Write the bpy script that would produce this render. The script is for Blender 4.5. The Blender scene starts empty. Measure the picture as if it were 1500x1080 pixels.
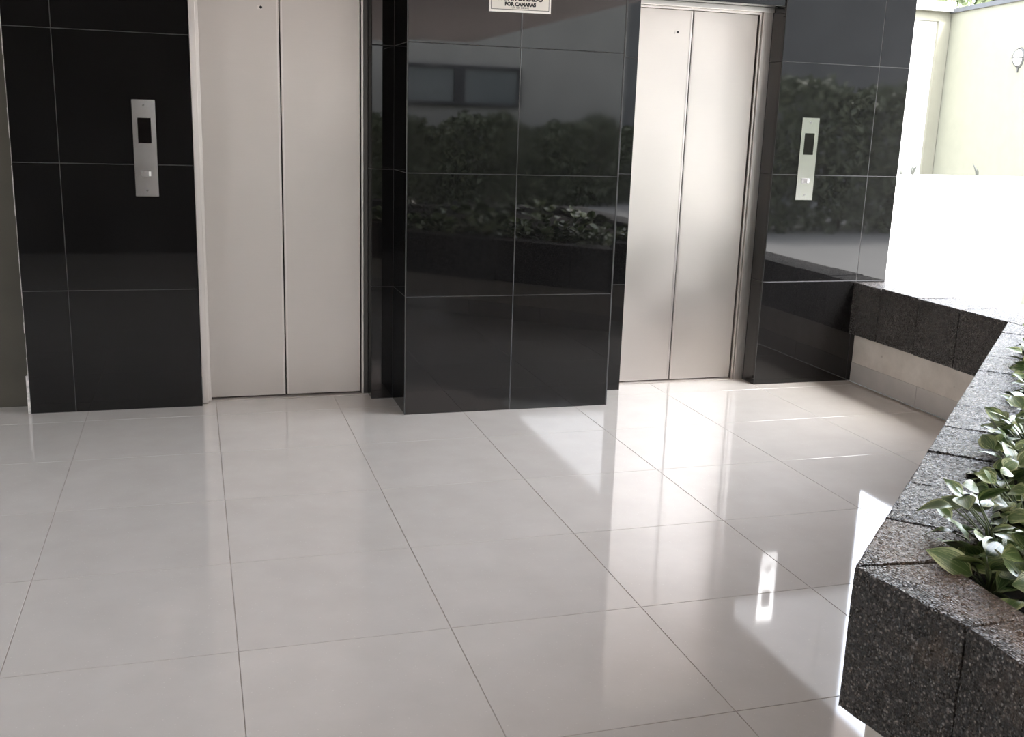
import bpy, bmesh, math, random
from mathutils import Vector, Matrix

random.seed(7)
S = bpy.context.scene
COL = S.collection

# ---------------------------------------------------------------- camera
F_PX, YAW, PITCH, ROLL = 1523.55, math.radians(-17.15987), math.radians(13.32716), math.radians(1.87107)
CAM = Vector((0.5278, -2.6958, 1.4400))
def axis_rot(i, t):
    M = [[1.0 if a == b else 0.0 for b in range(3)] for a in range(3)]
    j, k = (i + 1) % 3, (i + 2) % 3
    M[j][j] = M[k][k] = math.cos(t); M[j][k] = -math.sin(t); M[k][j] = math.sin(t)
    return Matrix(M)
W2C = axis_rot(2, ROLL) @ axis_rot(0, PITCH) @ axis_rot(1, YAW) @ Matrix(((1, 0, 0), (0, 0, -1), (0, 1, 0)))
cam_data = bpy.data.cameras.new('camera')
cam_data.sensor_fit = 'HORIZONTAL'; cam_data.sensor_width = 36.0
cam_data.lens = 36.0 * F_PX / 1500.0
cam_data.clip_start = 0.05; cam_data.clip_end = 300
cam = bpy.data.objects.new('camera', cam_data); COL.objects.link(cam)
r0, r1, r2 = W2C[0], -W2C[1], -W2C[2]
cam.matrix_world = Matrix(((r0[0], r1[0], r2[0], CAM[0]), (r0[1], r1[1], r2[1], CAM[1]), (r0[2], r1[2], r2[2], CAM[2]), (0, 0, 0, 1)))
S.camera = cam

# ---------------------------------------------------------------- world, sun, exposure
SUN_DIR = Vector((0.18, -0.53, 0.82)).normalized()
w = bpy.data.worlds.new('sky'); S.world = w; w.use_nodes = True
nt = w.node_tree; nt.nodes.clear()
sky = nt.nodes.new('ShaderNodeTexSky'); sky.sky_type = 'NISHITA'; sky.sun_disc = False
sky.sun_elevation = math.asin(SUN_DIR.z); sky.sun_rotation = math.atan2(SUN_DIR.x, SUN_DIR.y)
sky.dust_density = 3.0; sky.air_density = 1.0
hs = nt.nodes.new('ShaderNodeHueSaturation'); hs.inputs['Saturation'].default_value = 0.35
bg = nt.nodes.new('ShaderNodeBackground'); bg.inputs['Strength'].default_value = 0.80
wo = nt.nodes.new('ShaderNodeOutputWorld')
nt.links.new(sky.outputs[0], hs.inputs['Color']); nt.links.new(hs.outputs[0], bg.inputs['Color']); nt.links.new(bg.outputs[0], wo.inputs['Surface'])
sun_data = bpy.data.lights.new('sun', 'SUN'); sun_data.energy = 2.4; sun_data.angle = math.radians(0.6); sun_data.color = (1.0, 0.985, 0.96)
sun = bpy.data.objects.new('sun', sun_data); COL.objects.link(sun)
sun.rotation_euler = SUN_DIR.to_track_quat('Z', 'Y').to_euler(); sun.location = (0, -10, 20)
S.view_settings.view_transform = 'Standard'; S.view_settings.look = 'None'
S.view_settings.gamma = 1.0; S.view_settings.use_curve_mapping = False
S.view_settings.exposure = 1.93
S.cycles.max_bounces = 12; S.cycles.diffuse_bounces = 8; S.cycles.glossy_bounces = 6
S.cycles.sample_clamp_indirect = 6.0

# ---------------------------------------------------------------- material helpers
def mat(name):
    m = bpy.data.materials.new(name); m.use_nodes = True
    b = m.node_tree.nodes['Principled BSDF']
    return m, m.node_tree, b
def node(nt, kind, **kw):
    n = nt.nodes.new(kind)
    for k, v in kw.items():
        if k in n.inputs.keys() if hasattr(n.inputs, 'keys') else False: n.inputs[k].default_value = v
        else: setattr(n, k, v)
    return n
def coords(nt, kind='Object', scale=(1, 1, 1)):
    tc = nt.nodes.new('ShaderNodeTexCoord'); mp = nt.nodes.new('ShaderNodeMapping'); mp.inputs['Scale'].default_value = scale
    nt.links.new(tc.outputs[kind], mp.inputs['Vector']); return mp.outputs[0]
def world_coords(nt, scale=(1, 1, 1)):
    g = nt.nodes.new('ShaderNodeNewGeometry'); mp = nt.nodes.new('ShaderNodeMapping'); mp.inputs['Scale'].default_value = scale
    nt.links.new(g.outputs['Position'], mp.inputs['Vector']); return mp.outputs[0]
def noise(nt, vec, scale, detail=3.0, rough=0.55):
    n = nt.nodes.new('ShaderNodeTexNoise'); n.inputs['Scale'].default_value = scale
    n.inputs['Detail'].default_value = detail; n.inputs['Roughness'].default_value = rough
    nt.links.new(vec, n.inputs['Vector']); return n.outputs['Fac']
def voronoi(nt, vec, scale, feature='F1', out='Distance'):
    n = nt.nodes.new('ShaderNodeTexVoronoi'); n.feature = feature; n.inputs['Scale'].default_value = scale
    nt.links.new(vec, n.inputs['Vector']); return n.outputs[out]
def ramp(nt, fac, stops):
    n = nt.nodes.new('ShaderNodeValToRGB'); e = n.color_ramp.elements
    while len(e) < len(stops): e.new(0.5)
    for el, (p, c) in zip(e, stops):
        el.position = p; el.color = (*c, 1) if len(c) == 3 else c
    nt.links.new(fac, n.inputs['Fac']); return n.outputs['Color']
def mix(nt, fac, a, b, blend='MIX'):
    n = nt.nodes.new('ShaderNodeMix'); n.data_type = 'RGBA'; n.blend_type = blend
    for sock, v in ((n.inputs[0], fac), (n.inputs[6], a), (n.inputs[7], b)):
        if hasattr(v, 'links') or hasattr(v, 'is_linked'): nt.links.new(v, sock)
        elif isinstance(v, tuple): sock.default_value = (*v, 1) if len(v) == 3 else v
        else: sock.default_value = v
    return n.outputs[2]
def bump(nt, b, height, strength, dist=0.01):
    n = nt.nodes.new('ShaderNodeBump'); n.inputs['Strength'].default_value = strength; n.inputs['Distance'].default_value = dist
    nt.links.new(height, n.inputs['Height']); nt.links.new(n.outputs[0], b.inputs['Normal'])
def plain(name, col, rough=0.5, metal=0.0, ior=1.5, mottle=0.0, mscale=6.0, bmp=0.0, bscale=120.0):
    m, nt, b = mat(name)
    b.inputs['Base Color'].default_value = (*col, 1); b.inputs['Roughness'].default_value = rough
    b.inputs['Metallic'].default_value = metal; b.inputs['IOR'].default_value = ior
    v = world_coords(nt)
    n = noise(nt, v, mscale, 4)
    k = max(mottle, 0.02)
    nt.links.new(ramp(nt, n, [(0.3, tuple(c * (1 - k) for c in col)), (0.7, tuple(min(1, c * (1 + k)) for c in col))]), b.inputs['Base Color'])
    if bmp: bump(nt, b, noise(nt, v, bscale, 3), bmp, 0.004)
    return m

# floor: polished cream porcelain with pale crystal specks
FLOOR, nt, b = mat('polished_cream_porcelain')
v = world_coords(nt)
c1 = ramp(nt, noise(nt, v, 5.0, 5), [(0.3, (0.485, 0.46, 0.42)), (0.7, (0.525, 0.50, 0.46))])
sp = ramp(nt, voronoi(nt, v, 55.0), [(0.0, (1, 1, 1)), (0.14, (0, 0, 0))])
oi = nt.nodes.new('ShaderNodeObjectInfo')
c2 = mix(nt, sp, c1, (0.60, 0.57, 0.53))
tone = ramp(nt, oi.outputs['Random'], [(0, (0.96, 0.96, 0.96)), (1, (1, 1, 1))])
c3 = mix(nt, 1.0, c2, tone, 'MULTIPLY')
nt.links.new(c3, b.inputs['Base Color'])
b.inputs['IOR'].default_value = 1.75
nt.links.new(ramp(nt, noise(nt, v, 3.0, 4), [(0.3, (0.03,) * 3), (0.75, (0.075,) * 3)]), b.inputs['Roughness'])

# black polished tile with faint wipe marks
BLACK, nt, b = mat('polished_black_porcelain')
v = world_coords(nt)
wipe = noise(nt, world_coords(nt, (1.5, 1.5, 1.0)), 2.2, 3, 0.5)
nt.links.new(ramp(nt, wipe, [(0.35, (0.0055, 0.0053, 0.0053)), (0.75, (0.0085, 0.0083, 0.0083))]), b.inputs['Base Color'])
nt.links.new(ramp(nt, wipe, [(0.3, (0.015,) * 3), (0.8, (0.055,) * 3)]), b.inputs['Roughness'])
b.inputs['IOR'].default_value = 1.56
GROUT = plain('dark_grey_grout', (0.042, 0.041, 0.040), 0.8, mottle=0.2, mscale=30)
FGROUT = plain('grey_floor_grout', (0.30, 0.27, 0.235), 0.8, mottle=0.2, mscale=30)
EDGE = plain('tile_edge_grey', (0.06, 0.06, 0.06), 0.35, mottle=0.2)
CHIP = plain('chipped_white_edge', (0.55, 0.52, 0.48), 0.8, mottle=0.4, mscale=40)

# brushed stainless steel
def steel(name, col, rough, metal=1.0, smudge=0.06):
    m, nt, b = mat(name)
    v = world_coords(nt)
    brushed = noise(nt, world_coords(nt, (6, 6, 700)), 1.0, 3, 0.7)
    sm = noise(nt, v, 2.5, 5)
    base = ramp(nt, sm, [(0.3, tuple(c * (1 - smudge) for c in col)), (0.7, col)])
    nt.links.new(mix(nt, 0.25, base, ramp(nt, brushed, [(0.3, tuple(c * 0.88 for c in col)), (0.7, col)])), b.inputs['Base Color'])
    b.inputs['Metallic'].default_value = metal
    nt.links.new(ramp(nt, sm, [(0.3, (rough * 0.92,) * 3), (0.7, (rough * 1.1,) * 3)]), b.inputs['Roughness'])
    b.inputs['Anisotropic'].default_value = 0.4
    bump(nt, b, brushed, 0.04, 0.001)
    return m
STEEL = steel('brushed_stainless_door', (0.63, 0.59, 0.55), 0.42, 1.0)
FRAME = steel('satin_frame_metal', (0.72, 0.68, 0.64), 0.32)
REFLFRAME = steel('frame_metal_painted_reflection', (0.10, 0.095, 0.088), 0.35)  # steel jamb with its dark reflection of the black tile put into the colour
PLATE = steel('call_plate_metal', (0.66, 0.64, 0.615), 0.19, 1.0)
HOLE = plain('black_cavity', (0.004, 0.004, 0.004), 0.6)
GLASSBLK = plain('black_display_glass', (0.006, 0.005, 0.005), 0.05, ior=1.5)
BUTTON = plain('grey_button_plastic', (0.22, 0.21, 0.20), 0.35, mottle=0.3, mscale=80)
SCREW = plain('screw_steel', (0.25, 0.24, 0.23), 0.35, 0.9)
PAPER = plain('sign_cream_board', (0.78, 0.74, 0.67), 0.5)
PAPERW = plain('sign_white_rim', (0.90, 0.87, 0.82), 0.5)
INK = plain('sign_black_ink', (0.012, 0.011, 0.011), 0.5)
CEIL = plain('pinkish_brown_ceiling_paint', (0.62, 0.535, 0.51), 0.8, mottle=0.06, mscale=1.5)
GREYWALL = plain('olive_grey_gloss_wall', (0.075, 0.07, 0.055), 0.22, mottle=0.15, mscale=2)
LEFTW = plain('beige_side_wall_paint', (0.26, 0.235, 0.20), 0.7, mottle=0.08)
WDARK = plain('dark_wood_cladding', (0.035, 0.026, 0.020), 0.4, mottle=0.3, mscale=5)
CONC2 = plain('grey_garden_paving', (0.30, 0.29, 0.27), 0.85, mottle=0.1, mscale=2)
GREYPL = plain('grey_sky_blocker_plaster', (0.17, 0.17, 0.165), 0.85, mottle=0.1, mscale=2)
WHITEP = plain('white_bounce_paint', (0.80, 0.78, 0.74), 0.8)
REARW = plain('pale_plaster_wall', (0.36, 0.35, 0.315), 0.85, mottle=0.08, mscale=2, bmp=0.2)
SHADETAN = plain('yard_trim_painted_shade', (0.15, 0.145, 0.11), 0.85, mottle=0.04)  # shade on the yard wall trim is put into this colour
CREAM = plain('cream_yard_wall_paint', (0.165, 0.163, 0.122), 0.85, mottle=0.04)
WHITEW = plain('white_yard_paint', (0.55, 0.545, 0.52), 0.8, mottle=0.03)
COPING = plain('grey_coping', (0.055, 0.058, 0.062), 0.8, mottle=0.1)
CONC = plain('pale_concrete_yard', (0.31, 0.305, 0.29), 0.85, mottle=0.06, mscale=2, bmp=0.2)
SKIRT = plain('beige_skirting_tile', (0.50, 0.46, 0.42), 0.12, mottle=0.06, ior=1.6)
SOIL = plain('dark_soil', (0.03, 0.022, 0.016), 0.95, mottle=0.5, mscale=40, bmp=1.0, bscale=60)
WINFR = plain('dark_window_frame', (0.03, 0.03, 0.032), 0.4)
PANE = plain('window_pane_grey', (0.16, 0.18, 0.18), 0.08)
DARKMETAL = plain('dark_slat_metal', (0.05, 0.05, 0.055), 0.5)
BARK = plain('grey_brown_bark', (0.10, 0.075, 0.055), 0.9, mottle=0.4, mscale=20)
LAMPW = plain('white_lamp_glass', (0.80, 0.80, 0.76), 0.3)
LAMPG = plain('grey_lamp_cage', (0.05, 0.05, 0.045), 0.5)

# rough plaster band below the planter blocks
PLASTER, nt, b = mat('worn_beige_plaster')
v = world_coords(nt)
spots = ramp(nt, voronoi(nt, v, 9.0), [(0.0, (1, 1, 1)), (0.10, (0, 0, 0))])
pc = ramp(nt, noise(nt, v, 7.0, 6, 0.65), [(0.3, (0.52, 0.465, 0.40)), (0.7, (0.66, 0.60, 0.53))])
nt.links.new(mix(nt, spots, pc, (0.33, 0.28, 0.22)), b.inputs['Base Color'])
b.inputs['Roughness'].default_value = 0.85
bump(nt, b, noise(nt, v, 40, 4), 0.25, 0.01)

# washed pebble aggregate for the planter blocks
def aggregate(name, stain):
    m, nt, b = mat(name)
    v = world_coords(nt)
    cell = nt.nodes.new('ShaderNodeTexVoronoi'); cell.inputs['Scale'].default_value = 175.0; nt.links.new(v, cell.inputs['Vector'])
    sep = nt.nodes.new('ShaderNodeSeparateColor'); nt.links.new(cell.outputs['Color'], sep.inputs[0])
    chips = ramp(nt, sep.outputs[0], [(0.0, (0.018, 0.0155, 0.0135)), (0.52, (0.040, 0.035, 0.031)), (0.74, (0.095, 0.085, 0.076)), (0.87, (0.22, 0.20, 0.185)), (1.0, (0.42, 0.40, 0.375))])
    gap = ramp(nt, cell.outputs['Distance'], [(0.35, (0, 0, 0)), (0.75, (1, 1, 1))])
    c = mix(nt, gap, chips, (0.035, 0.031, 0.028))
    big = ramp(nt, noise(nt, v, 5, 4), [(0.35, (0.75, 0.74, 0.73)), (0.7, (1.1, 1.07, 1.05))])
    c = mix(nt, 1.0, c, big, 'MULTIPLY')
    if stain:
        sx = nt.nodes.new('ShaderNodeSeparateXYZ'); nt.links.new(v, sx.inputs[0])
        ma = nt.nodes.new('ShaderNodeMath'); ma.operation = 'MULTIPLY_ADD'; ma.inputs[1].default_value = 9.0; ma.inputs[2].default_value = -16.65
        nt.links.new(sx.outputs['X'], ma.inputs[0])
        mb = nt.nodes.new('ShaderNodeMath'); mb.operation = 'MULTIPLY_ADD'; mb.inputs[1].default_value = 1.6; nt.links.new(noise(nt, v, 9, 4), mb.inputs[0]); nt.links.new(ma.outputs[0], mb.inputs[2])
        sf = ramp(nt, mb.outputs[0], [(0.45, (0, 0, 0)), (0.95, (0.85,) * 3)])
        c = mix(nt, sf, c, mix(nt, 0.25, (0.165, 0.118, 0.085), c))
    nt.links.new(c, b.inputs['Base Color'])
    rr = ramp(nt, sep.outputs[1], [(0.0, (0.10,) * 3), (1.0, (0.5,) * 3)])
    nt.links.new(rr, b.inputs['Roughness'])
    b.inputs['IOR'].default_value = 1.42
    inv = nt.nodes.new('ShaderNodeMath'); inv.operation = 'SUBTRACT'; inv.inputs[0].default_value = 1.0; nt.links.new(cell.outputs['Distance'], inv.inputs[1])
    bp = nt.nodes.new('ShaderNodeBump'); bp.inputs['Strength'].default_value = 0.7; bp.inputs['Distance'].default_value = 0.006
    nt.links.new(inv.outputs[0], bp.inputs['Height'])
    # every chip is a facet tilted its own way
    vs_ = nt.nodes.new('ShaderNodeVectorMath'); vs_.operation = 'SUBTRACT'; vs_.inputs[1].default_value = (0.5, 0.5, 0.5); nt.links.new(cell.outputs['Color'], vs_.inputs[0])
    vm_ = nt.nodes.new('ShaderNodeVectorMath'); vm_.operation = 'SCALE'; vm_.inputs['Scale'].default_value = 0.95; nt.links.new(vs_.outputs[0], vm_.inputs[0])
    va_ = nt.nodes.new('ShaderNodeVectorMath'); va_.operation = 'ADD'; nt.links.new(vm_.outputs[0], va_.inputs[0]); nt.links.new(bp.outputs[0], va_.inputs[1])
    vn_ = nt.nodes.new('ShaderNodeVectorMath'); vn_.operation = 'NORMALIZE'; nt.links.new(va_.outputs[0], vn_.inputs[0])
    nt.links.new(vn_.outputs[0], b.inputs['Normal'])
    return m
STONE = aggregate('washed_pebble_stone', False)
STONE_ST = aggregate('washed_pebble_stone_brown_stain', True)

# variegated leaf
LEAF, nt, b = mat('variegated_leaf')
uvn = nt.nodes.new('ShaderNodeTexCoord'); su = nt.nodes.new('ShaderNodeSeparateXYZ'); nt.links.new(uvn.outputs['UV'], su.inputs[0])
oi = nt.nodes.new('ShaderNodeObjectInfo')
mp = nt.nodes.new('ShaderNodeMapping'); mp.inputs['Scale'].default_value = (1.6, 7.0, 1); nt.links.new(uvn.outputs['UV'], mp.inputs['Vector'])
cmb = nt.nodes.new('ShaderNodeCombineXYZ'); ml = nt.nodes.new('ShaderNodeMath'); ml.operation = 'MULTIPLY'; ml.inputs[1].default_value = 57.0
nt.links.new(oi.outputs['Random'], ml.inputs[0]); nt.links.new(ml.outputs[0], cmb.inputs[0]); nt.links.new(cmb.outputs[0], mp.inputs['Location'])
st = noise(nt, mp.outputs[0], 1.0, 4, 0.6)
ab = nt.nodes.new('ShaderNodeMath'); ab.operation = 'ABSOLUTE'; nt.links.new(su.outputs['Y'], ab.inputs[0])   # uv y is -1..1 across
ed = nt.nodes.new('ShaderNodeMath'); ed.operation = 'MULTIPLY_ADD'; ed.inputs[1].default_value = 0.22; nt.links.new(ab.outputs[0], ed.inputs[0]); nt.links.new(st, ed.inputs[2])
vf = ramp(nt, ed.outputs[0], [(0.60, (0, 0, 0)), (0.74, (0.95, 0.95, 0.95))])
green = ramp(nt, oi.outputs['Random'], [(0, (0.030, 0.062, 0.020)), (0.5, (0.055, 0.105, 0.030)), (0.85, (0.10, 0.16, 0.045)), (1, (0.17, 0.23, 0.07))])
pale = ramp(nt, oi.outputs['Random'], [(0, (0.24, 0.29, 0.11)), (1, (0.46, 0.49, 0.26))])
lc = mix(nt, vf, green, pale)
rib = ramp(nt, ab.outputs[0], [(0.0, (1, 1, 1)), (0.07, (0, 0, 0))])
lc = mix(nt, rib, lc, (0.16, 0.20, 0.09))
nt.links.new(lc, b.inputs['Base Color'])
b.inputs['Roughness'].default_value = 0.28; b.inputs['IOR'].default_value = 1.5
try:
    b.inputs['Subsurface Weight'].default_value = 0.0
    b.inputs['Transmission Weight'].default_value = 0.0
except Exception: pass
STEM = plain('green_stem', (0.10, 0.13, 0.05), 0.5, mottle=0.2)
def foliage(name, a, c):
    m, nt, b = mat(name)
    v = world_coords(nt)
    nt.links.new(ramp(nt, noise(nt, v, 9.0, 3), [(0.3, a), (0.7, c)]), b.inputs['Base Color'])
    b.inputs['Roughness'].default_value = 0.5
    return m
HEDGE = foliage('hedge_leaf_green', (0.075, 0.09, 0.055), (0.22, 0.24, 0.15))
SPRIG = plain('dark_sprig_green', (0.02, 0.022, 0.015), 0.6)
TREEL = foliage('tree_leaf_green', (0.07, 0.10, 0.04), (0.22, 0.27, 0.13))

# ---------------------------------------------------------------- geometry helpers
def link(name, me, m=None, parent=None, loc=(0, 0, 0), rot=None):
    o = bpy.data.objects.new(name, me); COL.objects.link(o)
    if me is not None and m is not None and len(me.materials) == 0: me.materials.append(m)
    o.location = loc
    if rot is not None: o.rotation_euler = rot
    if parent is not None: o.parent = parent
    return o
def tag(o, label=None, cat=None, group=None, kind=None):
    if label: o['label'] = label
    if cat: o['category'] = cat
    if group: o['group'] = group
    if kind: o['kind'] = kind
    return o
def empty(name, loc=(0, 0, 0), rz=0.0):
    o = bpy.data.objects.new(name, None); COL.objects.link(o); o.location = loc; o.rotation_euler = (0, 0, rz); o.empty_display_size = 0.1
    return o
def from_py(name, vs, fs, smooth=False):
    me = bpy.data.meshes.new(name); me.from_pydata([tuple(x) for x in vs], [], fs); me.update()
    if smooth:
        for p in me.polygons: p.use_smooth = True
    return me
def box_mesh(name, x0, x1, y0, y1, z0, z1, bev=0.0):
    bm = bmesh.new()
    bmesh.ops.create_cube(bm, size=1.0)
    for q in bm.verts:
        q.co = Vector((x0 if q.co.x < 0 else x1, y0 if q.co.y < 0 else y1, z0 if q.co.z < 0 else z1))
    if bev: bmesh.ops.bevel(bm, geom=list(bm.edges), offset=bev, segments=2, affect='EDGES', profile=0.7)
    me = bpy.data.meshes.new(name); bm.to_mesh(me); bm.free(); return me
def box(name, x0, x1, y0, y1, z0, z1, m, parent=None, bev=0.0):
    return link(name, box_mesh(name, x0, x1, y0, y1, z0, z1, bev), m, parent)
_slabs = {}
def slab_mesh(lx, ly, t, ch, m):
    """a tile lying in local xy, its face at local z = 0, thickness going down, chamfered rim"""
    key = (round(lx, 4), round(ly, 4), t, ch, m.name)
    if key in _slabs: return _slabs[key]
    a, c = lx / 2, ly / 2
    vs = [(-a, -c, -t), (a, -c, -t), (a, c, -t), (-a, c, -t), (-a, -c, -ch), (a, -c, -ch), (a, c, -ch), (-a, c, -ch),
          (-a + ch, -c + ch, 0), (a - ch, -c + ch, 0), (a - ch, c - ch, 0), (-a + ch, c - ch, 0)]
    fs = [(3, 2, 1, 0), (8, 9, 10, 11)]
    for i in range(4):
        j = (i + 1) % 4
        fs += [(i, j, 4 + j, 4 + i), (4 + i, 4 + j, 8 + j, 8 + i)]
    me = from_py('tile', vs, fs); me.materials.append(m); _slabs[key] = me; return me
# rotations taking the slab's face direction to the named side
R_UP = (0, 0, 0)
R_FRONT = (math.pi / 2, 0, 0)                                    # faces -Y
R_LEFT = Matrix(((0, 0, -1), (-1, 0, 0), (0, 1, 0))).to_euler()   # faces -X
R_RIGHT = Matrix(((0, 0, 1), (1, 0, 0), (0, 1, 0))).to_euler()    # faces +X
R_DOWN = (math.pi, 0, 0)
def tile(parent, m, c, lx, ly, rot, name='tile', t=0.008, ch=0.0012):
    return link(name, slab_mesh(lx, ly, t, ch, m), None, parent, c, rot)
def prism_mesh(name, poly, z0, z1, ch=0.0, sub=0, jag=0.0, seed=0):
    """extruded plan polygon (counter-clockwise), chamfered top rim, optional rough surface"""
    bm = bmesh.new()
    lo = [bm.verts.new((x, y, z0)) for x, y in poly]; hi = [bm.verts.new((x, y, z1)) for x, y in poly]
    n = len(poly)
    bm.faces.new(list(reversed(lo))); bm.faces.new(hi)
    for i in range(n): bm.faces.new((lo[i], lo[(i + 1) % n], hi[(i + 1) % n], hi[i]))
    if ch: bmesh.ops.bevel(bm, geom=list(bm.edges), offset=ch, segments=2, affect='EDGES', profile=0.6)
    if sub:
        bmesh.ops.triangulate(bm, faces=[f for f in bm.faces if len(f.verts) > 4])
        bmesh.ops.subdivide_edges(bm, edges=[e for e in bm.edges if e.calc_length() > 0.06], cuts=sub, use_grid_fill=True)
        rr = random.Random(seed)
        for q in bm.verts: q.co += Vector((rr.uniform(-jag, jag), rr.uniform(-jag, jag), rr.uniform(-jag, jag)))
    bmesh.ops.recalc_face_normals(bm, faces=list(bm.faces))
    me = bpy.data.meshes.new(name); bm.to_mesh(me); bm.free(); return me
def tube(bm, pts, rads, seg=6):
    rings = []
    for i, p in enumerate(pts):
        d = (pts[min(i + 1, len(pts) - 1)] - pts[max(i - 1, 0)]).normalized()
        a = d.cross(Vector((0.3, 0.2, 1))) if abs(d.z) < 0.9 else d.cross(Vector((1, 0.1, 0)))
        a.normalize(); c = d.cross(a)
        rings.append([bm.verts.new(p + (a * math.cos(k * 2 * math.pi / seg) + c * math.sin(k * 2 * math.pi / seg)) * rads[i]) for k in range(seg)])
    for r, s in zip(rings, rings[1:]):
        for k in range(seg): bm.faces.new((r[k], r[(k + 1) % seg], s[(k + 1) % seg], s[k]))
    bm.faces.new(list(reversed(rings[0]))); bm.faces.new(rings[-1])
def bm_obj(name, bm, m, parent=None, smooth=False):
    bmesh.ops.recalc_face_normals(bm, faces=list(bm.faces))
    me = bpy.data.meshes.new(name); bm.to_mesh(me); bm.free()
    if smooth:
        for p in me.polygons: p.use_smooth = True
    return link(name, me, m, parent)
def cyl(name, c, r, h, axis, m, parent=None, seg=20):
    bm = bmesh.new(); d = Vector(axis).normalized()
    tube(bm, [Vector(c), Vector(c) + d * h], [r, r], seg)
    return bm_obj(name, bm, m, parent)

# ================================================================ SETTING
CEIL_Z = 2.65
# ---- floor: one thin bed with every tile a piece of its own
floor = box('floor', -2.6, 4.24, -11.4, 2.72, -0.06, -0.0014, FGROUT); tag(floor, 'glossy cream porcelain tiled lobby floor', None, None, 'structure')
G = 0.0022
XS = [-2.4 + 0.6 * i for i in range(12)] ; XS = [-2.6] + XS + [4.24]
YS = [2.72, 2.4] + [2.4 - 0.6 * j for j in range(1, 12)]
SHEAR = 0.0
for i in range(len(XS) - 1):
    for j in range(len(YS) - 1):
        x0, x1, y1, y0 = XS[i] + G / 2, XS[i + 1] - G / 2, YS[j] - G / 2, YS[j + 1] + G / 2
        if x1 - x0 < 0.06: continue
        tile(floor, FLOOR, ((x0 + x1) / 2, (y0 + y1) / 2, 0.0), x1 - x0, y1 - y0, R_UP, t=0.006, ch=0.0008)
far = box('floor_tiles_beyond', -2.6, 4.24, -11.4, YS[-1] - 0.002, -0.004, 0.0, FLOOR, floor)
far['kind'] = 'stuff'

# ---- elevator wall cores and tiles
TT = 0.0016
def rows(z0, z1, pitch):
    zs = [z0]; k = 1
    while pitch * k < z1 - 0.02:
        if pitch * k > z0 + 0.02: zs.append(pitch * k)
        k += 1
    return zs + [z1]
JT = 0.0026
def face_front(parent, x0, x1, y, zs, cols, m=BLACK):
    xs = [x0] + cols + [x1]
    for a, c in zip(xs, xs[1:]):
        for p, q in zip(zs, zs[1:]):
            tile(parent, m, ((a + c) / 2, y, (p + q) / 2), c - a - JT, q - p - JT, R_FRONT, t=0.004)
def face_side(parent, x, y0, y1, zs, rot, m=BLACK):
    for p, q in zip(zs, zs[1:]):
        tile(parent, m, (x, (y0 + y1) / 2, (p + q) / 2), y1 - y0 - JT, q - p - JT, rot, t=0.004)

# left pier
YL = 2.575
wl = box('wall_left_pier', -0.258, 0.533, YL + TT - 0.0008, 3.2, 0, CEIL_Z, GROUT); tag(wl, 'black tiled pier left of the elevator', None, None, 'structure')
face_front(wl, -0.258, 0.5345, YL, rows(0, CEIL_Z, 0.595), [-0.057])
bm = bmesh.new()
rr = random.Random(3); z = 0.0
while z < CEIL_Z - 0.05:
    h = rr.uniform(0.05, 0.16); ww = rr.uniform(0.0012, 0.0042) if z > 0.10 else 0.012
    x1 = -0.2584; x0 = x1 - ww
    vv = [bm.verts.new(p) for p in ((x0, YL + 0.002, z), (x1, YL + 0.002, z), (x1, YL + 0.02, z), (x0, YL + 0.02, z), (x0, YL + 0.002, z + h), (x1, YL + 0.002, z + h), (x1, YL + 0.02, z + h), (x0, YL + 0.02, z + h))]
    for f in ((0, 1, 5, 4), (1, 2, 6, 5), (2, 3, 7, 6), (3, 0, 4, 7), (4, 5, 6, 7), (3, 2, 1, 0)): bm.faces.new([vv[k] for k in f])
    z += h
ce = bm_obj('chipped_edge', bm, CHIP, wl); ce['label'] = 'chipped white mortar edge'
# recessed wall left of the pier
wb = box('wall_recess', -2.6, -0.2585, 2.72, 2.95, 0, CEIL_Z, GREYWALL); tag(wb, 'dark olive grey glossy wall set back beside the pier', None, None, 'structure')

# narrow strip right of the first elevator
YS1 = 2.57
ws = box('wall_strip', 1.385 + TT, 1.497 + 0.03, YS1 + TT - 0.0008, 3.2, 0, CEIL_Z, GROUT); tag(ws, 'narrow black tiled strip beside the left elevator', None, None, 'structure')
zsL = rows(0, CEIL_Z, 0.595)
face_front(ws, 1.385, 1.497, YS1, zsL, [])
face_side(ws, 1.385, YS1 + 0.002, 2.70, zsL, R_LEFT)
# lintel above the first elevator
wt = box('wall_lintel_left', 0.5335, 1.385 + TT - 0.0005, YL + TT - 0.0008, 3.2, 2.09 + TT, CEIL_Z, GROUT); tag(wt, 'black tiled lintel over the left elevator', None, None, 'structure')
face_front(wt, 0.536, 1.383, YL, [2.09, 2.38, CEIL_Z], [0.96])
tile(wt, BLACK, (0.96, 2.6375, 2.09), 0.845, 0.120, R_DOWN, t=0.004)
# central projecting pillar
YC = 2.236
wc = box('wall_pillar', 1.497 + TT, 2.577 - TT, YC + TT - 0.0008, 3.2, 0, CEIL_Z, GROUT); tag(wc, 'black tiled pillar projecting between the two elevators', None, None, 'structure')
face_front(wc, 1.4985, 2.5725, YC, zsL, [2.043])
face_side(wc, 1.497, YC + 0.002, YS1, zsL, R_LEFT)
face_side(wc, 2.577, YC + 0.004, 2.523, zsL, R_RIGHT)
et = box('corner_trim', 2.5722, 2.5790, YC - 0.0008, YC + 0.008, 0, CEIL_Z, EDGE, wc, 0.0012); et['label'] = 'grey bevelled corner strip of the pillar'
et2 = box('corner_trim', 1.4952, 1.4984, YC + 0.0002, YC + 0.006, 0, CEIL_Z, EDGE, wc)
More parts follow.
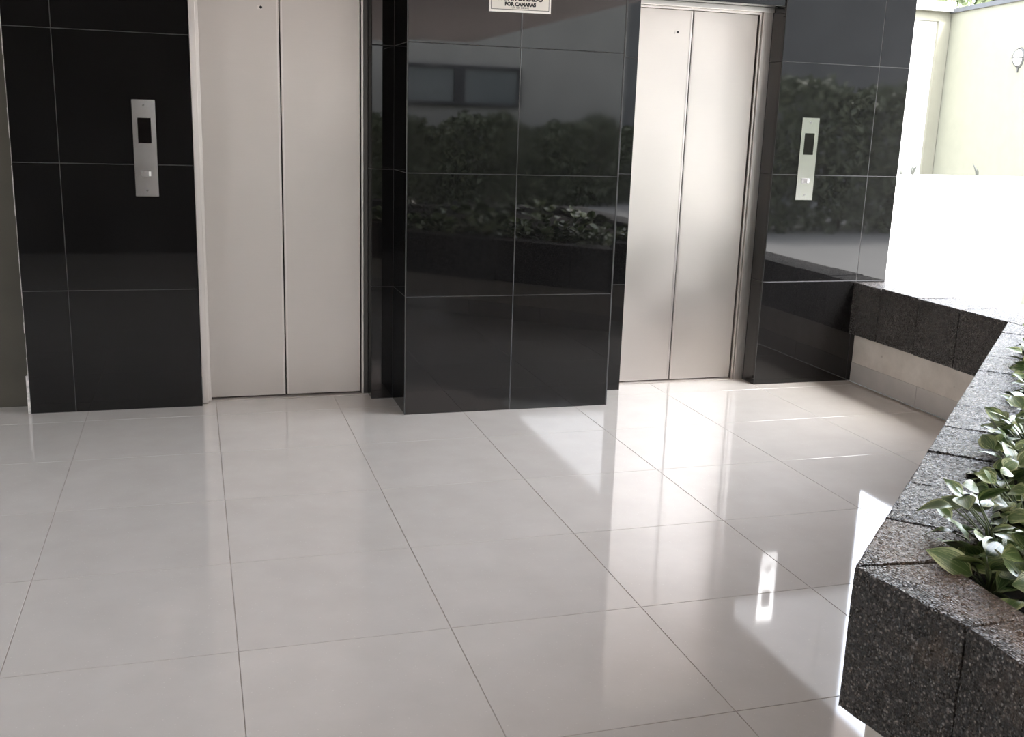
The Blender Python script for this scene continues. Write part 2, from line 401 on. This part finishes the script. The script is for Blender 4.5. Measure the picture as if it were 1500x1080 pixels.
# strip left of the second elevator
YS2 = 2.523
ws2 = box('wall_strip_right', 2.577 - TT + 0.0005, 2.772 - TT, YS2 + TT - 0.0008, 3.2, 0, CEIL_Z, GROUT); tag(ws2, 'narrow black tiled strip beside the right elevator', None, None, 'structure')
face_front(ws2, 2.578, 2.772, YS2, zsL, [])
face_side(ws2, 2.772, YS2 + 0.002, 2.66, zsL, R_RIGHT)
# right pier
YR = 2.5
wr = box('wall_right_pier', 3.604 + TT, 4.42 - TT, YR + TT - 0.0008, 3.2, 0, CEIL_Z, GROUT); tag(wr, 'black tiled pier right of the elevator, by the open side', None, None, 'structure')
zsR = rows(0, CEIL_Z, 0.602)
face_front(wr, 3.6055, 4.42, YR, zsR, [4.222])
face_side(wr, 3.604, YR + 0.002, 2.68, zsR, R_LEFT)
face_side(wr, 4.42, YR + 0.002, 3.2, zsR, R_RIGHT)
# lintel over the second elevator
wt2 = box('wall_lintel_right', 2.772 - TT + 0.0005, 3.604 + TT - 0.0005, 2.512 + TT - 0.0008, 3.2, 2.092 + TT, CEIL_Z, GROUT); tag(wt2, 'black tiled lintel over the right elevator', None, None, 'structure')
face_front(wt2, 2.774, 3.603, 2.512, [2.092, 2.38, CEIL_Z], [3.137])
tile(wt2, BLACK, (3.188, 2.586, 2.092), 0.828, 0.146, R_DOWN, t=0.004)
be = box('edge_trim', 2.776, 3.602, 2.5116, 2.5146, 2.0896, 2.0925, EDGE, wt2)

# ---- elevators
def elevator(n, xl, xm, xr, jl, jr, y, ztop, zhead, dark_right, label):
    d = empty('door_%d' % n, ((xl + xr) / 2, y, 0)); tag(d, label, None, None, 'structure')
    L = Vector(((xl + xr) / 2, y, 0))
    def bx(name, x0, x1, y0, y1, z0, z1, m, parent=d, bev=0.0):
        off = L if parent is d else Vector((0, 0, 0))
        return box(name, x0 - L.x, x1 - L.x, y0 - L.y, y1 - L.y, z0, z1, m, parent, bev)
    g = 0.0029
    a = bx('door_panel', xl, xm - g, y, y + 0.03, 0.012, ztop, STEEL, d, 0.0022)
    c = bx('door_panel', xm + g, xr, y, y + 0.03, 0.012, ztop, STEEL, d, 0.0022)
    lip = bx('panel_lip', xm - g - 0.010, xm - g - 0.0062, y - 0.0016, y + 0.001, 0.014, ztop - 0.002, FRAME, a)
    lip2 = bx('panel_lip', xm + g + 0.0062, xm + g + 0.010, y - 0.0016, y + 0.001, 0.014, ztop - 0.002, FRAME, c)
    # emergency key hole, upper inner corner of the left panel
    hx, hz = xm - 0.090, 1.938
    p = bx('key_plate', hx - 0.012, hx + 0.010, y - 0.0018, y + 0.001, hz - 0.009, hz + 0.009, FRAME, a, 0.0008)
    bm = bmesh.new(); tube(bm, [Vector((hx + 0.004 - L.x, -0.0016 - 0.0012, hz)), Vector((hx + 0.004 - L.x, -0.0005, hz))], [0.0068, 0.0068], 14)
    bm_obj('key_hole', bm, HOLE, a)
    # jambs in two steps
    bx('jamb', jl + 0.0012, xl - 0.010, y - 0.070, y + 0.05, 0.002, zhead, FRAME, d, 0.0015)
    bx('jamb', xl - 0.012, xl + 0.004, y - 0.020, y - 0.0035, 0.002, zhead - 0.012, FRAME, d, 0.0015)
    JM = REFLFRAME if dark_right else FRAME
    bx('jamb', xr + 0.006, xr + 0.016, y - 0.016, y + 0.05, 0.002, zhead - 0.012, FRAME, d, 0.0015)
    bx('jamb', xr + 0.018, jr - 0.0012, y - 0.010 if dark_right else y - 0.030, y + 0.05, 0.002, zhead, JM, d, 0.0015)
    # header in two steps
    bx('header', jl + 0.002, jr - 0.002, y - 0.045, y + 0.05, ztop + 0.014, zhead, FRAME, d, 0.0015)
    bx('header', xl - 0.008, xr + 0.016, y - 0.018, y + 0.03, ztop + 0.002, ztop + 0.013, FRAME, d, 0.0012)
    # sill with grooves, dark shaft behind the gap
    bx('sill', jl + 0.002, jr - 0.002, y - 0.030, y + 0.06, -0.002, 0.0035, SKIRT, d)
    bx('shaft_gap', jl + 0.002, jr - 0.002, y + 0.052, y + 0.09, 0.0, zhead, HOLE, d)
    return d
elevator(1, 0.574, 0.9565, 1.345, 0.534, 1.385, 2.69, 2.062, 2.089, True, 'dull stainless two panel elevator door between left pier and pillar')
elevator(2, 2.775, 3.1375, 3.527, 2.773, 3.604, 2.66, 2.052, 2.091, False, 'bright stainless two panel elevator door beside the right pier')

# ---- ceiling, other walls of the lobby
ceil = box('ceiling', -2.7, 4.85, -9.6, 3.2, CEIL_Z, CEIL_Z + 0.25, CEIL); tag(ceil, 'pinkish brown painted ceiling slab over the lobby', None, None, 'structure')
wleft = box('wall_left', -2.75, -2.6, 0.9, 3.2, 0, CEIL_Z, LEFTW); tag(wleft, 'beige side wall of the lobby', None, None, 'structure')
wl2 = box('wall_left_rear', -2.75, -2.6, -11.6, -0.25, 0, CEIL_Z, LEFTW); tag(wl2, 'beige side wall beyond the left entrance opening', None, None, 'structure')
yl = box('floor_garden', -12.0, -2.61, -11.6, 8.0, -0.06, 0.0, CONC2); tag(yl, 'shaded grey paving outside the left entrance', None, None, 'structure')
wrs = box('wall_rear_sky_blocker', 8.6, 24.0, -11.8, -11.6, 0, 9.0, GREYPL); tag(wrs, 'tall grey plaster wall added beyond the side yard to block sky light', None, None, 'structure')  # unseen wall, added this tall to keep sky light off the right elevator
wrw = box('wall_rear_bounce', -12.0, 3.1, -11.8, -11.6, 0, 4.2, WHITEP); tag(wrw, 'end wall of the lobby passage, whitened to brighten the left elevator', None, None, 'structure')  # unseen wall section, made white to bounce light at the left elevator
wrear = box('wall_rear', 3.1, 8.6, -11.8, -11.6, 0, 4.2, REARW); tag(wrear, 'pale plaster wall at the far end behind the camera', None, None, 'structure')
wshaft = box('wall_shaft_back', -2.75, 4.41, 3.2, 3.4, 0, CEIL_Z, LEFTW); tag(wshaft, 'blind wall behind the elevator shafts', None, None, 'structure')
wdark = box('wall_rear_lobby', -1.35, 0.62, -3.7, -3.5, 0, CEIL_Z, WDARK); tag(wdark, 'dark wood clad wall at the back of the lobby', None, None, 'structure')
win = empty('window_1', (5.2, -11.6, 1.70)); tag(win, 'dark framed sliding window in the rear wall', None, None, 'structure')
for (a, c, p, q) in ((-1.1, 1.1, 0, 0.06), (-1.1, 1.1, 0.64, 0.70), (-1.1, -1.04, 0.06, 0.64), (1.04, 1.1, 0.06, 0.64), (-0.14, 0.05, 0.06, 0.64)):
    box('window_frame', a, c, -0.02, 0.07, p, q, WINFR, win)
for a, c in ((-1.04, -0.14), (0.05, 1.04)): box('window_pane', a, c, 0.0, 0.02, 0.06, 0.64, PANE, win)

# ---- yard outside
yard = box('floor_yard', 4.44, 40.0, -11.6, 40.0, -0.06, 0.0, CONC); tag(yard, 'sunlit pale concrete yard ground', None, None, 'structure')
wfar = box('wall_yard_far', 6.0, 12.17, 12.0, 12.2, 0, 3.40, WHITEW); tag(wfar, 'white sunlit yard wall with a cream corner pilaster', None, None, 'structure')
box('coping', 6.0, 12.16, 11.86, 12.2, 3.36, 3.50, WHITEW, wfar)
box('painted_shade_band', 6.0, 12.165, 11.965, 12.0, 3.21, 3.36, SHADETAN, wfar)  # strip coloured dark for the shadow under the coping
box('pilaster', 11.95, 12.165, 11.95, 12.0, 0, 3.21, SHADETAN, wfar)
t = Vector((-0.17593562, -0.98440168, 0)); nrm = Vector((0.98440168, -0.17593562, 0))
A = Vector((12.176, 11.947, 0))
def along(name, s0, s1, d0, d1, z0, z1, m, parent=None):
    ps = [A + t * s0 + nrm * d0, A + t * s0 + nrm * d1, A + t * s1 + nrm * d1, A + t * s1 + nrm * d0]
    return link(name, prism_mesh(name, [(p.x, p.y) for p in ps], z0, z1), m, parent)
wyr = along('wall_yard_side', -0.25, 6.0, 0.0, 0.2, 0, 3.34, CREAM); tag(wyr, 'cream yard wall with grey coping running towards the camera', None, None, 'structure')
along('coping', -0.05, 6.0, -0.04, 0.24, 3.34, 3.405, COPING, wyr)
wlow = box('wall_yard_low', 5.6, 11.2, 8.0, 8.25, 0, 0.975, WHITEW); tag(wlow, 'low white sunlit wall across the yard', None, None, 'structure')

# ================================================================ THINGS
# ---- stone planter
BT, BB = 0.595, 0.287
pl = empty('stone_planter', (3.3, 0.0, 0)); tag(pl, 'long bent planter kerb of dark washed pebble blocks on beige plaster', 'planter')
PO = Vector((3.3, 0.0, 0))
def P2(pts): return [(x - PO.x, y - PO.y) for x, y in pts]
def ccw(p):
    a = sum(p[i][0] * p[(i + 1) % len(p)][1] - p[(i + 1) % len(p)][0] * p[i][1] for i in range(len(p)))
    return p if a > 0 else list(reversed(p))
def inset(poly, d):
    c = Vector((sum(p[0] for p in poly) / len(poly), sum(p[1] for p in poly) / len(poly)))
    n = len(poly); out = []
    for i in range(n):
        p0, p1, p2 = Vector(poly[i - 1]), Vector(poly[i]), Vector(poly[(i + 1) % n])
        e0 = (p1 - p0).normalized(); e1 = (p2 - p1).normalized()
        n0 = Vector((-e0.y, e0.x)); n1 = Vector((-e1.y, e1.x))
        bis = (n0 + n1); k = d / max(0.3, (1 + n0.dot(n1)))
        out.append(tuple(p1 + bis * k))
    return out
_blk = 0
def block(poly, m=STONE, near=False, gap=0.0030):
    global _blk; _blk += 1
    rb = random.Random(_blk)
    dz = rb.uniform(-0.002, 0.002)
    q = inset(ccw(P2(poly)), gap)
    me = prism_mesh('stone_block', q, BB + rb.uniform(-0.003, 0.003), BT + dz, 0.0035 if gap < 0.001 else 0.005, 5 if near else 0, 0.0013, _blk)
    return link('stone_block', me, m, pl)
# far straight run (its lobby face at X = 4.20)
ysb = [2.499, 2.238, 1.912, 1.596, 1.269] + [1.269 - 0.323 * k for k in range(1, 15)]
for a, c in zip(ysb, ysb[1:]): block([(4.20, c), (4.46, c), (4.46, a), (4.20, a)])
# diagonal run
C0 = Vector((1.772, -1.040)); C1 = Vector((4.199, 1.262))
dg = (C1 - C0).normalized(); nn = Vector((dg.y, -dg.x)); LEN = (C1 - C0).length; WB = 0.215
ss = [0, 0.312, 0.607, 0.917, 1.207, 1.508] + [1.508 + 0.303 * k for k in range(1, 6)]
ss = [s for s in ss if s < LEN - 0.2]
for i, s in enumerate(ss):
    o0 = C0 + dg * s
    if i + 1 < len(ss):
        o1 = C0 + dg * ss[i + 1]
        i1 = o1 + nn * WB; i0 = o0 + nn * WB if i else Vector((1.966, -1.063))
        block([tuple(o0), tuple(i0), tuple(i1), tuple(o1)], STONE_ST if i == 0 else STONE, i < 5)
    else:
        i0 = o0 + nn * WB
        xk = 4.198; sy = i0.y + (xk - i0.x) * dg.y / dg.x
        block([tuple(o0), tuple(i0), (xk, sy), (xk, C1.y)])
# near run, towards the camera
nb = [((1.766, -1.046), (1.966, -1.071)), ((1.812, -1.318), (1.955, -1.312)), ((1.806, -1.62), (1.96, -1.62)), ((1.806, -1.93), (1.96, -1.93)), ((1.806, -2.24), (1.96, -2.24)), ((1.806, -2.55), (1.96, -2.55)), ((1.806, -2.86), (1.96, -2.86)), ((1.806, -3.17), (1.96, -3.17))]
for k, ((o0, i0), (o1, i1)) in enumerate(zip(nb, nb[1:])): block([o0, o1, i1, i0], STONE_ST, k < 2, 0.0008)
xk = 1.806
while xk < 4.19:
    x2 = min(xk + 0.31, 4.198); block([(xk, -3.39), (x2, -3.39), (x2, -3.172), (xk, -3.172)]); xk = x2
# plaster wall below, skirting tiles
rim = [(4.25, 2.498), (4.44, 2.498), (4.44, -3.38), (1.85, -3.36), (1.855, -1.32), (1.83, -1.06), (4.25, 1.235)]
rim = ccw(rim)
link('plaster_band', prism_mesh('plaster_band', P2(rim), 0.112, BB + 0.008), PLASTER, pl)
link('base_course', prism_mesh('base_course', inset(P2(rim), 0.008), 0.0, 0.115), FGROUT, pl)
def skirting(p, q):
    p, q = Vector((*p, 0)), Vector((*q, 0)); d = (q - p); Ln = d.length; d.normalize(); out = Vector((d.y, -d.x, 0))
    s = 0.0
    while s < Ln - 0.02:
        e = min(s + 0.6, Ln); c = p + d * (s + e) / 2 - PO + out * 0.004 + Vector((0, 0, 0.057))
        M = Matrix((d, Vector((0, 0, 1)), out)).transposed()
        link('skirting_tile', slab_mesh(e - s - 0.002, 0.114, 0.011, 0.001, SKIRT), None, pl, c, M.to_euler()); s = e
skirting((4.25, 2.497), (4.25, 1.235)); skirting((4.25, 1.235), (1.83, -1.06)); skirting((1.83, -1.06), (1.855, -1.32)); skirting((1.855, -1.32), (1.85, -3.36))
soil_poly = ccw([(4.198, 0.96), (4.198, -3.17), (1.962, -3.17), (1.957, -1.32), (1.97, -1.07), tuple(C0 + dg * 0.3 + nn * WB), tuple(C0 + dg * 3.0 + nn * WB)])
so = link('soil', prism_mesh('soil', P2(soil_poly), 0.25, 0.515), SOIL, pl); so['kind'] = 'stuff'

# ---- variegated foliage plants in the bed
def leaf_mesh(seed):
    r = random.Random(seed)
    nu, nv = 8, 4
    L = 1.0; Wd = r.uniform(0.30, 0.40); droop = r.uniform(0.22, 0.55); fold = r.uniform(0.10, 0.30); tw = r.uniform(-0.25, 0.25); wav = r.uniform(0.0, 0.03)
    vs, uv = [], []
    for i in range(nu + 1):
        u = i / nu
        wd = Wd * (math.sin(math.pi * min(1, u ** 0.72)) ** 0.85) if 0 < u < 1 else 0.006
        if u > 0.8: wd *= 1 - 0.35 * ((u - 0.8) / 0.2)
        for j in range(nv + 1):
            q = (j / nv - 0.5) * 2
            a = tw * u
            y = q * wd; z = fold * abs(y) - droop * u * u * 0.55 + 0.16 * u + wav * math.sin(9 * u + 2 * q)
            vs.append((u * L * (1 - 0.12 * droop * u), y * math.cos(a) - 0, z + y * math.sin(a))); uv.append((u, q))
    fs = []
    for i in range(nu):
        for j in range(nv):
            a = i * (nv + 1) + j; fs.append((a, a + nv + 1, a + nv + 2, a + 1))
    me = from_py('leaf', vs, fs, True)
    ul = me.uv_layers.new(name='UVMap')
    for lp in me.loops: ul.data[lp.index].uv = uv[lp.vertex_index]
    me.materials.append(LEAF)
    return me
LEAVES = [leaf_mesh(k) for k in range(8)]
RP = random.Random(21)
def plant(x, y, n, size, spread, hgt, lean=(0, 0), zone=0):
    root = empty('leafy_plant', (x, y, 0.512))
    tag(root, ('low variegated plant spilling onto the diagonal stone kerb', 'low variegated plant behind the row spilling onto the kerb',
               'low variegated plant in the planter corner nearest the camera', 'broad leafy plant in the middle of the planter bed')[zone], 'plant',
        ('plants spilling onto the kerb', 'plants behind the kerb row', 'plants in the near planter corner', 'plants in the middle of the bed')[zone])
    bm = bmesh.new()
    az0 = RP.uniform(0, 6.28)
    for k in range(n):
        az = az0 + k * 2.399 + RP.uniform(-0.4, 0.4)
        f = (k + 0.5) / n
        rad = spread * math.sqrt(f) * RP.uniform(0.6, 1.0); h = hgt * (1.0 - 0.55 * f) * RP.uniform(0.75, 1.1)
        tip = Vector((math.cos(az) * rad + lean[0] * h, math.sin(az) * rad + lean[1] * h, h))
        mid = Vector((tip.x * 0.35, tip.y * 0.35, h * 0.65))
        tube(bm, [Vector((math.cos(az) * 0.008, math.sin(az) * 0.008, 0)), mid, tip], [0.0028, 0.0022, 0.0015], 5)
        o = link('leaf', LEAVES[RP.randrange(8)], None, root, tip)
        s = size * RP.uniform(0.75, 1.15)
        o.scale = (s, s, s)
        pitch = -0.15 - 0.75 * (1 - f) * RP.uniform(0.4, 1.0) + RP.uniform(-0.2, 0.35)
        o.rotation_euler = (RP.uniform(-0.7, 0.7), pitch + RP.uniform(-0.2, 0.5), az + RP.uniform(-0.9, 0.9))
    bm_obj('stems', bm, STEM, root, True)
    return root
# along the diagonal kerb (s: along it, w: away from its inner edge), then the near corner and the rest of the bed
spots = []
s = 0.10
while s < 3.0:
    for wv in (0.05, 0.14, 0.24, 0.36):
        spots.append((s + RP.uniform(-0.04, 0.04), wv + RP.uniform(-0.03, 0.03)))
    s += 0.125
for (s, wv) in spots:
    p = C0 + dg * s + nn * (WB + wv)
    if p.x > 4.10 or p.x < 2.03 or p.y < -1.55 and p.x < 2.05: continue
    plant(p.x, p.y, RP.randint(14, 18), RP.uniform(0.058, 0.085), RP.uniform(0.07, 0.10), RP.uniform(0.11, 0.19), (-nn.x * 0.45, -nn.y * 0.45) if wv < 0.1 else (0, 0), 0 if wv < 0.1 else 1)
for (x, y) in ((2.03, -1.13), (2.04, -1.25), (2.05, -1.38), (2.05, -1.52), (2.15, -1.20), (2.16, -1.34), (2.18, -1.48)):
    plant(x, y, RP.randint(14, 18), RP.uniform(0.065, 0.09), RP.uniform(0.06, 0.085), RP.uniform(0.10, 0.15), (0, 0), 2)
for k in range(26):
    x, y = RP.uniform(2.4, 4.05), RP.uniform(-3.0, 0.3)
    if (Vector((x, y)) - C0).dot(nn) < WB + 0.6: continue
    plant(x, y, 8, RP.uniform(0.11, 0.14), 0.12, RP.uniform(0.13, 0.2), (0, 0), 3)

# ---- call panels
def call_panel(x0, x1, z0, z1, y, label):
    cx, cz, W, H = (x0 + x1) / 2, (z0 + z1) / 2, x1 - x0, z1 - z0
    r = empty('call_panel', (cx, y, cz)); tag(r, label, 'call panel')
    a, c = -W * 0.29, W * 0.29; zt, zb = H / 2 - H * 0.185, H / 2 - H * 0.445
    # plate with a real window for the display: four bars around it
    bm = bmesh.new()
    def add(xa, xb, za, zb_, ya, yb):
        q = bmesh.ops.create_cube(bm, size=1.0)['verts']
        for v_ in q: v_.co = Vector((xa if v_.co.x < 0 else xb, ya if v_.co.y < 0 else yb, za if v_.co.z < 0 else zb_))
    add(-W / 2, W / 2, zt, H / 2, -0.004, 0.0); add(-W / 2, W / 2, -H / 2, zb, -0.004, 0.0)
    add(-W / 2, a, zb, zt, -0.004, 0.0); add(c, W / 2, zb, zt, -0.004, 0.0)
    bm_obj('plate', bm, PLATE, r)
    box('display', a, c, -0.0022, 0.0, zb, zt, GLASSBLK, r)
    bz = -H / 2 + H * 0.235
    btn = box('button', -W * 0.24, W * 0.22, -0.0075, -0.0038, bz - H * 0.027, bz + H * 0.032, BUTTON, r, 0.0012)
    box('indicator_lens', W * 0.10, W * 0.20, -0.0086, -0.0073, bz - H * 0.022, bz + H * 0.026, LAMPW, btn)
    for zz in (H / 2 - H * 0.055, -H / 2 + H * 0.060):
        cyl('screw', (0, -0.0038, zz), 0.0042, 0.0016, (0, -1, 0), SCREW, r, 12)
    return r
call_panel(0.2685, 0.3715, 1.043, 1.487, YL, 'dull steel elevator call panel on the left black pier')
call_panel(3.763, 3.8695, 1.0655, 1.515, YR, 'bright white steel elevator call panel on the right black pier')

# ---- camera-surveillance notice on the pillar
sg = empty('notice_sign', (2.0325, YC, 1.943)); tag(sg, 'cream notice about cameras with black border on the pillar', 'sign')
SR = 0.0
sg.rotation_euler = (0, math.radians(-0.8), 0)
box('board', -0.152, 0.152, -0.004, 0.0, 0.0, 0.20, PAPERW, sg, 0.0008)
box('face', -0.1425, 0.1425, -0.0046, -0.0035, 0.0095, 0.1905, PAPER, sg)
for (a, c, p, q) in ((-0.143, 0.143, 0.0105, 0.0128), (-0.143, 0.143, 0.1875, 0.190), (-0.143, -0.1407, 0.0105, 0.190), (0.1407, 0.143, 0.0105, 0.190)):
    box('border', a, c, -0.0050, -0.0044, p, q, INK, sg)
def text(s, x, z, size, bold, parent):
    cu = bpy.data.curves.new('lettering', 'FONT'); cu.body = s; cu.size = size; cu.align_x = 'CENTER'; cu.offset = bold; cu.extrude = 0.0003
    o = bpy.data.objects.new('tmp', cu); COL.objects.link(o)
    bpy.context.view_layer.update()
    me = bpy.data.meshes.new_from_object(o.evaluated_get(bpy.context.evaluated_depsgraph_get()))
    bpy.data.objects.remove(o); bpy.data.curves.remove(cu)
    me.materials.clear(); me.materials.append(INK); me.name = 'lettering'
    return link('lettering', me, None, parent, (x, -0.0050, z), (math.pi / 2, 0, 0))
text('MONITOREADO', 0.0, 0.0525, 0.030, 0.0017, sg)
text('POR CAMARAS', 0.0, 0.0285, 0.0225, 0.0015, sg)
text('LEY 1581 DE 2012', 0.0, 0.0175, 0.0110, 0.0001, sg)

# ---- things out in the yard
def sprig(x, y, z, blades, h, label):
    r = empty('small_plant', (x, y, z)); tag(r, label, 'plant', None)
    rr = random.Random(int(x * 100))
    for k in range(blades):
        az = rr.uniform(0, 6.28); l = h * rr.uniform(0.6, 1.1); ln = rr.uniform(0.1, 0.5)
        bm = bmesh.new()
        pts = [Vector((math.cos(az) * ln * l * q * q, math.sin(az) * ln * l * q * q, l * q)) for q in (0, 0.35, 0.7, 1.0)]
        tube(bm, pts, [0.014, 0.020, 0.014, 0.003], 5)
        bm_obj('blade', bm, SPRIG, r, True)
sprig(8.84, 8.12, 0.974, 5, 0.12, 'tiny dark sprig on the low white wall nearest the black pier')
sprig(8.68, 8.12, 0.974, 3, 0.06, 'shortest tiny sprig on the low white wall, beside the pier edge')
sprig(9.78, 8.12, 0.974, 2, 0.14, 'lone dark sprig on the low white wall below the cream side wall')
# bulkhead lamp on the side wall
lp = Vector((11.822, 9.965, 2.555))
lamp = empty('wall_lamp', lp); tag(lamp, 'oval caged white bulkhead lamp on the cream yard wall', 'lamp')
lamp.rotation_euler = Matrix((t, Vector((0, 0, 1)), -nrm)).transposed().to_euler()   # local z = out of the wall
def dome(name, rx, ry, h, m, z0):
    bm = bmesh.new(); bmesh.ops.create_uvsphere(bm, u_segments=20, v_segments=10, radius=1.0)
    for q in list(bm.verts):
        if q.co.z < -0.01: q.co.z = 0
        q.co = Vector((q.co.x * rx, q.co.y * ry, z0 + max(0, q.co.z) * h))
    return bm_obj(name, bm, m, lamp, True)
dome('base_plate', 0.115, 0.145, 0.03, LAMPG, 0.0); dome('glass', 0.092, 0.118, 0.09, LAMPW, 0.01)
for vert in (0, 1):
    bm = bmesh.new(); pts = []
    for k in range(11):
        a = math.pi * k / 10
        pts.append(Vector((math.cos(a) * 0.10, 0, 0.01 + math.sin(a) * 0.10)) if vert == 0 else Vector((0, math.cos(a) * 0.126, 0.01 + math.sin(a) * 0.10)))
    tube(bm, pts, [0.006] * 11, 6); bm_obj('cage_bar', bm, LAMPG, lamp, True)
cyl('conduit', (0.0, -0.20, 0.012), 0.011, 0.08, (0, 1, 0), LAMPG, lamp, 10)
# slatted dark cabinet at the right edge
cb = empty('slatted_cabinet', (7.575, 4.70, 0)); tag(cb, 'dark slatted metal box on a cream plinth at right edge of yard', 'cabinet')
box('plinth', 0.0, 0.40, -0.08, 0.08, 0, 0.105, CREAM, cb, 0.004)
box('body', 0.03, 0.37, -0.055, 0.055, 0.105, 0.265, WHITEW, cb)
for k in range(5): box('slat', 0.008, 0.392, -0.07, 0.07, 0.108 + k * 0.033, 0.133 + k * 0.033, DARKMETAL, cb, 0.002)
# tree beyond the far wall
def leaf_cloud(name, c, rad, n, size, m, parent, seed):
    rr = random.Random(seed); vs, fs = [], []
    for k in range(n):
        d = Vector((rr.gauss(0, 1), rr.gauss(0, 1), rr.gauss(0, 1))).normalized()
        lump = 0.82 + 0.18 * math.sin(5 * d.x + seed) * math.cos(4 * d.y + 2 * d.z)
        p = Vector(c) + Vector((d.x * rad[0], d.y * rad[1], d.z * rad[2])) * lump * rr.uniform(0.72, 1.0)
        e1 = Vector((rr.gauss(0, 1), rr.gauss(0, 1), rr.gauss(0, 1))).normalized(); e2 = e1.cross(d)
        if e2.length < 1e-3: continue
        e2.normalize(); s = size * rr.uniform(0.6, 1.2); i = len(vs)
        up = e1.cross(e2) * s * 0.18
        vs += [p - e1 * s, p - e2 * s * 0.5 + up, p + e1 * s, p + e2 * s * 0.5 + up]
        fs += [(i, i + 1, i + 2), (i, i + 2, i + 3)]
    o = link(name, from_py(name, vs, fs), m, parent); o['kind'] = 'stuff'; return o
def tree(x, y, zc, rad, n, size, label, seed):
    r = empty('tree', (x, y, 0)); tag(r, label, 'tree')
    bm = bmesh.new(); tube(bm, [Vector((0, 0, 0)), Vector((0.06, 0.02, zc * 0.5)), Vector((0, 0, zc))], [0.16, 0.12, 0.06], 8)
    for k in range(5):
        a = k * 1.26; tube(bm, [Vector((0.03, 0, zc * 0.62)), Vector((math.cos(a) * rad[0] * 0.6, math.sin(a) * rad[1] * 0.6, zc + 0.2 * k - 0.4))], [0.05, 0.015], 6)
    bm_obj('trunk', bm, BARK, r, True)
    leaf_cloud('foliage', (0, 0, zc), rad, n, size, TREEL, r, seed)
tree(15.3, 16.5, 5.2, (1.4, 1.4, 1.5), 2600, 0.16, 'leafy green tree rising behind the white yard wall', 4)
tree(18.0, 17.5, 5.6, (1.5, 1.5, 1.7), 2600, 0.16, 'green tree beyond the grey coping of the cream yard wall', 9)
# shrubs that the black tiles mirror
def shrub(x, y, rad, zc, label, seed, group=None):
    r = empty('shrub', (x, y, 0)); tag(r, label, 'shrub', group)
    bm = bmesh.new()
    for k in range(4):
        a = k * 1.7; tube(bm, [Vector((0, 0, 0)), Vector((math.cos(a) * rad[0] * 0.5, math.sin(a) * rad[1] * 0.5, zc))], [0.03, 0.012], 6)
    bm_obj('stems', bm, BARK, r, True)
    leaf_cloud('foliage', (0, 0, zc), rad, 1500, 0.075, HEDGE, r, seed)
def hedge(x0, x1, y0, y1, z1, n, label, seed):
    r = empty('hedge', ((x0 + x1) / 2, (y0 + y1) / 2, 0)); tag(r, label, 'hedge')
    rr = random.Random(seed); hx, hy = (x1 - x0) / 2, (y1 - y0) / 2
    bm = bmesh.new()
    x = -hx + 0.2
    while x < hx: tube(bm, [Vector((x, 0, 0)), Vector((x + 0.1, 0.05, z1 * 0.8))], [0.025, 0.01], 5); x += 0.4
    bm_obj('stems', bm, BARK, r, True)
    vs, fs = [], []
    for k in range(n):
        side = rr.random(); px = rr.uniform(-hx, hx)
        top = z1 + 0.10 * math.sin(3.1 * px + seed) + 0.06 * math.sin(7.3 * px)
        if side < 0.3: p = Vector((px, rr.uniform(-hy, hy), top + rr.gauss(0, 0.05)))
        else: p = Vector((px, (hy if side < 0.75 else -hy) + rr.gauss(0, 0.06), rr.uniform(0.03, top)))
        e1 = Vector((rr.gauss(0, 1), rr.gauss(0, 1), rr.gauss(0, 1))).normalized(); e2 = e1.orthogonal().normalized()
        s_ = rr.uniform(0.05, 0.10); i = len(vs); up = e1.cross(e2) * s_ * 0.2
        vs += [p - e1 * s_, p - e2 * s_ * 0.5 + up, p + e1 * s_, p + e2 * s_ * 0.5 + up]; fs += [(i, i + 1, i + 2), (i, i + 2, i + 3)]
    o = link('foliage', from_py('foliage', vs, fs), HEDGE, r); o['kind'] = 'stuff'
hedge(2.7, 8.6, -11.3, -10.6, 1.36, 9000, 'long clipped green hedge along the rear plaster wall', 2)
hedge(7.6, 12.4, -6.3, -5.6, 2.0, 9000, 'tall green hedge standing in the open side yard', 5)
for k in range(3): shrub(-6.4, -3.4 + 2.2 * k, (0.7, 0.9, 1.1), 1.3, ['tall green shrub outside the left entrance, rearmost', 'tall green shrub outside the left entrance, the middle one', 'tall green shrub outside the left entrance, nearest the elevators'][k], 70 + k, 'shrubs outside the left entrance')
